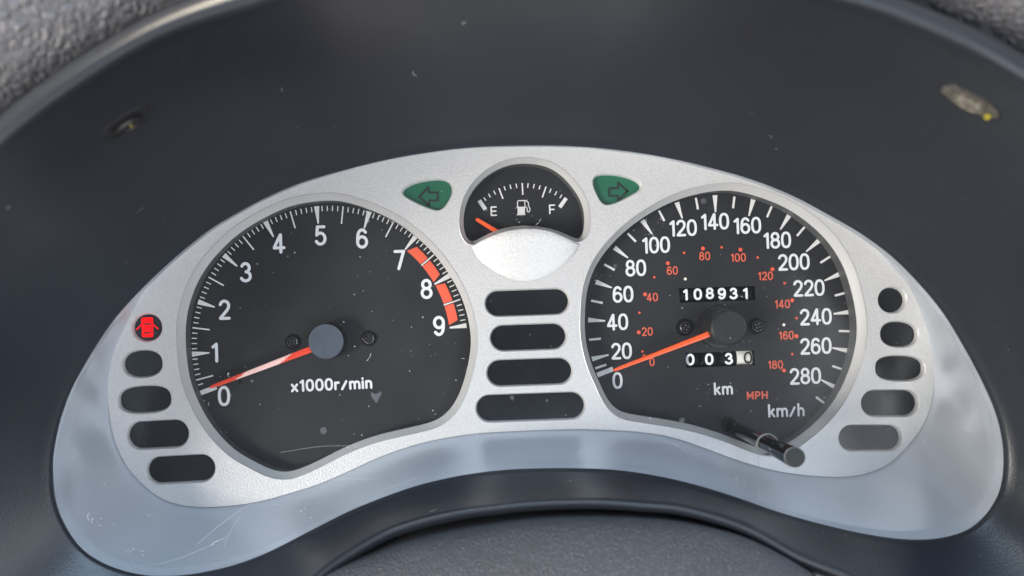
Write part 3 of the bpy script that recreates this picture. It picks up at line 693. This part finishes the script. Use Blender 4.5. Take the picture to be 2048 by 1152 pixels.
v = [P(x, y, LD + .0006) for x, y in sm]; M.add(v, [tuple(range(len(v)))]); M.make('smudge', veil('smudge', (.8, .86, .95), .08), lens_o)

# ================================================================ hood
hood = empty('instrument_hood', P(1030, 330, .045), 'black satin plastic instrument hood with two screw recesses framing the silver dials', 'dashboard hood')
# (point on the opening) -> (inner edge of the rounded rim), its height, width of the rim strip
ST = [((1040,291),(1040,-95),.120,60),((840,307),(760,-60),.120,66),((680,342),(560,10),.120,74),((540,391),(330,82),.120,60),((420,458),(140,198),.120,60),((312,548),(-15,325),.119,60),
      ((218,650),(-210,520),.115,60),((128,810),(-420,800),.105,70),((103,960),(-460,1080),.095,60),((160,1099),(-330,1420),.080,50),((350,1153),(120,1500),.072,45),((480,1127),(420,1340),.068,40),((560,1093),(560,1210),.066,30),((600,1073),(619,1151),.065,29),((660,1042),(673,1110),.064,28),((720,1013),(752,1063),.063,27),((800,983),(830,1034),.062,27),((880,960),(908,1016),.062,26),
      ((970,945),(986,1005),.062,26),((1060,938),(1064,996.5),.062,26),((1180,938),(1197,993),.062,26),((1270,945),(1283,999),.062,26),((1350,960),(1366,1007),.062,26),((1425,980),(1448,1028),.063,27),((1500,1005),(1531,1061),.064,30),((1560,1025),(1593,1098),.065,30),
      ((1620,1042),(1656,1123),.066,30),((1690,1060),(1720,1150),.068,32),((1780,1076),(1810,1230),.070,36),((1880,1078),(2020,1400),.074,45),((1986,1020),(2400,1300),.085,60),((2013,920),(2520,980),.100,70),((1990,810),(2440,660),.108,70),((1930,690),(2290,400),.114,70),((1840,565),(2130,240),.118,64),((1730,470),(1975,136),.120,60),
      ((1590,392),(1850,74),.120,56),((1430,337),(1710,22),.120,54),((1240,300),(1380,-55),.120,56)]
fa = np.array([frac(open_px, s[0]) for s in ST]); order = np.argsort(fa); fa = fa[order]
vals = np.array([(*ST[i][1], ST[i][2], ST[i][3]) for i in order], float)
def periodic(fa, vals, t):
    F3 = np.r_[fa - 1, fa, fa + 1]; V3 = np.vstack([vals] * 3)
    m = np.zeros_like(V3); h = np.diff(F3)[:, None]; dl = np.diff(V3, axis=0) / h
    m[1:-1] = (dl[:-1] * h[1:] + dl[1:] * h[:-1]) / (h[1:] + h[:-1])
    k = np.clip(np.searchsorted(F3, t) - 1, 0, len(F3) - 2); hh = (F3[k + 1] - F3[k]); s = (t - F3[k]) / hh
    return ((2*s**3 - 3*s**2 + 1) * V3[k] + (s**3 - 2*s**2 + s) * hh * m[k] + (-2*s**3 + 3*s**2) * V3[k + 1] + (s**3 - s**2) * hh * m[k + 1])
hv = np.array([periodic(fa, vals, i / NO) for i in range(NO)])
for _ in range(3): hv = .25 * np.roll(hv, 1, 0) + .5 * hv + .25 * np.roll(hv, -1, 0)
C_px = [tuple(v[:2]) for v in hv]
cn = np.array(offset(C_px, -1.0)) - np.array(C_px)      # outward in the picture plane
o2 = [(p.x, p.z) for p in world(open_px, DE + .0012)]
R = []
A2 = xz(open_px, DE + .0005)
onrm = np.array(offset(A2, -1.0)) - np.array(A2)
R.append([Vector((a[0] + n_[0] * .0022, -(DE - .004), a[1] + n_[1] * .0022)) for a, n_ in zip(A2, onrm)])
R.append([Vector((a[0] + n_[0] * .0002, -(DE - .001), a[1] + n_[1] * .0002)) for a, n_ in zip(A2, onrm)])
R.append([Vector((a[0], -(DE + .0002), a[1])) for a in A2])
R.append([Vector((a[0] + n_[0] * .0008, -(DE + .0009), a[1] + n_[1] * .0008)) for a, n_ in zip(A2, onrm)])
base = R[-1]; endr = [P(v[0], v[1], v[2]) for v in hv]
NL = 26
for j in range(1, NL + 1):
    t = j / NL; ring = []
    for i, (a, b) in enumerate(zip(base, endr)):
        p = a.lerp(b, t); dep = hv[i][2]
        tb = max(0, min(1, (dep - .07) / .04))
        n_ = onrm[i]; bow = math.sin(math.pi * t) * (.006 * tb + .0006)
        ring.append(p + Vector((n_[0] * bow, 0, n_[1] * bow)))
    R.append(ring)
def rimring(fw, dd):
    out = []
    for i in range(NO):
        x, y, dep, wd = hv[i]; q = (x + cn[i][0] * wd * fw, y + cn[i][1] * wd * fw)
        out.append(P(q[0], q[1], dep + dd * (wd / 60) ** .5 * 1.0))
    return out
for fw, dd in ((.12, .0030), (.3, .0048), (.5, .0052), (.72, .0040), (.9, .0010), (1.0, -.004), (1.03, -.014), (1.10, -.030)):
    R.append(rimring(fw, dd))
M = Mesh(); loft(M, R)
if area2(A2) > 0: pass
M.f = [f[::-1] for f in M.f] if area2(A2) < 0 else M.f
hood_o = M.make('hood_shell', HOOD, hood, smooth=True)
# screw recesses in the hood roof: raised discs, left one's shade painted dark
def recess(px, py, label, yellow):
    best = None
    for j in range(5, 4 + NL):
        for i in range(NO):
            p = R[j][i]; k = (DIST + p.y) / FPX; x = p.x / k + VX; y = VY - p.z / k; e = (x - px) ** 2 + (y - py) ** 2
            if best is None or e < best[0]: best = (e, j, i)
    _, j, i = best; p = R[j][i]; u = (R[j][(i + 3) % NO] - R[j][i - 3]).normalized(); v = (R[j + 1][i] - R[j - 1][i]).normalized(); n = u.cross(v).normalized()
    if n.dot(Vector((0, -DIST, 0)) - p) < 0: n = -n
    ex = Vector((1, 0, .05 if not yellow else -.12)); u = (ex - n * ex.dot(n)).normalized(); v = n.cross(u).normalized()
    r = .0078; M = Mesh()
    disc_stack(M, p - n * .0006, [(r * 1.04, 0), (r * 1.03, .0007), (r * .98, .0009), (r * .94, .0005)], axis=n, cap=False, n=40, uvw=(u, v * .52))
    rim = M.make('screw_recess', HUBSIDE, hood_o, smooth=True, label=label)
    M = Mesh(); disc_stack(M, p - n * .0006, [(r * .97, 0), (r * .95, .0007)], axis=n, n=32, uvw=(u, v * .52))
    M.make('recess_floor', mat('recess_floor', (.11, .10, .085) if yellow else (.012, .012, .013), .5, bump=[('noise', 900, 1.0, .002)], var=(900, .85)), hood_o)  # raised disc; on the left its near-black colour paints the recess shade
    M = Mesh(); disc_stack(M, p + n * .0002, [(r * .5, 0), (r * .5, .0006), (r * .38, .0011), (r * .3, .0008)], axis=n, n=24, uvw=(u, v * .52))
    M.make('screw', mat('worn_screw', (.24, .22, .18), .4, .5, var=(1100, .8), bump=[('noise', 900, 1.0, .002)]) if yellow else HUBSIDE, hood_o, smooth=True, sharp=30)
    c = p + u * (.0055 if yellow else .0005) * (1 if u.x > 0 else -1) + n * .0006; M = Mesh(); disc_stack(M, c, [(.0008 if yellow else .0004, 0), (.0006 if yellow else .0003, .0008)], axis=n, n=7); M.make('yellow_clip', YELLOW, hood_o)
recess(249, 241, 'raised dark oval disc standing in for the shaded screw recess at the left', False); recess(1940, 211, 'dark oval screw recess at the right', True)

# ================================================================ dashboard pad
dash = Mesh()
inn = spline([(-700,760,.098),(-420,500,.104),(-150,300,.110),(0,198,.112),(87,148,.112),(174,99,.112),(260,48,.112),(365,-5,.112),(600,-95,.112),(1000,-160,.112),(1500,-120,.112),(1750,-55,.112),(1871,-2,.112),(1940,37,.112),(2048,84,.112),(2200,185,.110),(2450,400,.106),(2600,620,.100)], 160, closed=False)
wi = [P(*q) for q in inn]; rows = []
cen = Vector((0, 0, -.02))
for w_, dd in ((-.001, -.020), (.0, -.006), (.0015, .001), (.005, .006), (.011, .010), (.02, .012), (.035, .010), (.06, .0), (.10, -.03), (.16, -.08)):
    rows.append([p + Vector((p.x, 0, p.z + .03)).normalized() * w_ + Vector((0, -dd, 0)) for p in wi])
loft(dash, rows, 0, closed=False)
dash.make('dashboard_pad', LEATHER, None, smooth=True, label='grained grey leather-look dashboard pad wrapping over the black hood', category='dashboard')

# ================================================================ steering column cover
cov = Mesh()
arcp = spline([(540,1260),(600,1190),(642,1152),(673,1138),(752,1113),(830,1089),(908,1072),(986,1058),(1064,1047.5),(1130,1043),(1197,1041.6),(1283,1044),(1366,1051),(1448,1065),(1511,1082),(1564,1106),(1606,1131),(1650,1165),(1700,1230)], 120, closed=False)
wi = [P(x, y, .066) for x, y in arcp]; rows = []
mid = Vector((0, 0, -.16))
for s, dd in ((1.0, -.02), (1.0, -.002), (.995, .0015), (.985, .004), (.96, .009), (.92, .015), (.85, .024), (.7, .038)):
    rows.append([mid + Vector((p.x - mid.x, p.y, p.z - mid.z)) * 1.0 if False else Vector((p.x * s, p.y - dd, mid.z + (p.z - mid.z) * s)) for p in wi])
loft(cov, rows[::-1], 0, closed=False)
cov.make('steering_column_cover', COVER, None, smooth=True, label='grained dark grey steering column cover arching up below the hood', category='column cover')

# ================================================================ dust and lint
dust = Mesh()
def speck(c, n, r):
    u = n.cross(Vector((.3, .2, 1))).normalized(); v = n.cross(u); a = random.random() * 6.28; k = 5; el = random.choice((1, 1, 1.6))
    top = c + n * r * .5
    ring = [c + (u * math.cos(a + 2*math.pi*i/k) * el + v * math.sin(a + 2*math.pi*i/k)) * r * random.uniform(.7, 1.2) for i in range(k)]
    dust.add(ring + [top], [(i, (i + 1) % k, k) for i in range(k)])
def lint(c, n, L, w_):
    u = n.cross(Vector((.3, .2, 1))).normalized(); v = n.cross(u); a = random.random() * 6.28; p = c; pts = []
    cv = random.uniform(-.5, .5)
    for i in range(5):
        t = u * math.cos(a) + v * math.sin(a); s = n.cross(t); pts += [p - s * w_ / 2, p + s * w_ / 2 + n * w_ * .4]; p = p + t * L / 4; a += cv
    dust.add(pts, [(2*i, 2*i+1, 2*i+3, 2*i+2) for i in range(4)])
Lx = [q[0] for q in lo]; Lz = [q[1] for q in lo]
def inside(x, z, poly_):
    c = False; n = len(poly_)
    for i in range(n):
        x0, z0 = poly_[i]; x1, z1 = poly_[i - 1]
        if (z0 > z) != (z1 > z) and x < (x1 - x0) * (z - z0) / (z1 - z0) + x0: c = not c
    return c
nrm = Vector((0, -1, 0)); cnt = 0
clusters = [(random.uniform(min(Lx), max(Lx)), random.uniform(min(Lz), max(Lz))) for _ in range(34)]
while cnt < 560:
    if random.random() < .5: x, z = random.uniform(min(Lx), max(Lx)), random.uniform(min(Lz), max(Lz))
    else: cx_, cz_ = random.choice(clusters); x, z = random.gauss(cx_, .003), random.gauss(cz_, .0022)
    if not inside(x, z, lo) or (x - hc.x) ** 2 + (z - hc.z) ** 2 < (HR * 1.5) ** 2: continue
    cnt += 1; c = Vector((x, -LD - .00012, z))
    if random.random() < .022: lint(c, nrm, random.uniform(.0008, .003), .00008)
    else: speck(c, nrm, random.choice((.00006, .00007, .00009, .00014)))
for _ in range(190):
    j = random.randrange(6, 4 + NL); i = random.randrange(NO); a = R[j][i]; b = R[j + 1][(i + 1) % NO] if j + 1 < len(R) else a
    p = a.lerp(b, random.random()); u = (R[j][(i + 1) % NO] - R[j][i]); v = (R[j + 1][i] - R[j][i]); n = u.cross(v)
    if n.length < 1e-12: continue
    n.normalize()
    if n.dot(Vector((0, -DIST, 0)) - p) < 0: n = -n
    if random.random() < .07: lint(p + n * .0002, n, random.uniform(.0008, .0025), .00008)
    else: speck(p + n * .0001, n, random.choice((.00005, .00006, .00009)))
dust.make('dust', DUST, None, kind='stuff', label='fine pale dust specks and lint scattered over the clear cover and hood', category='dust')
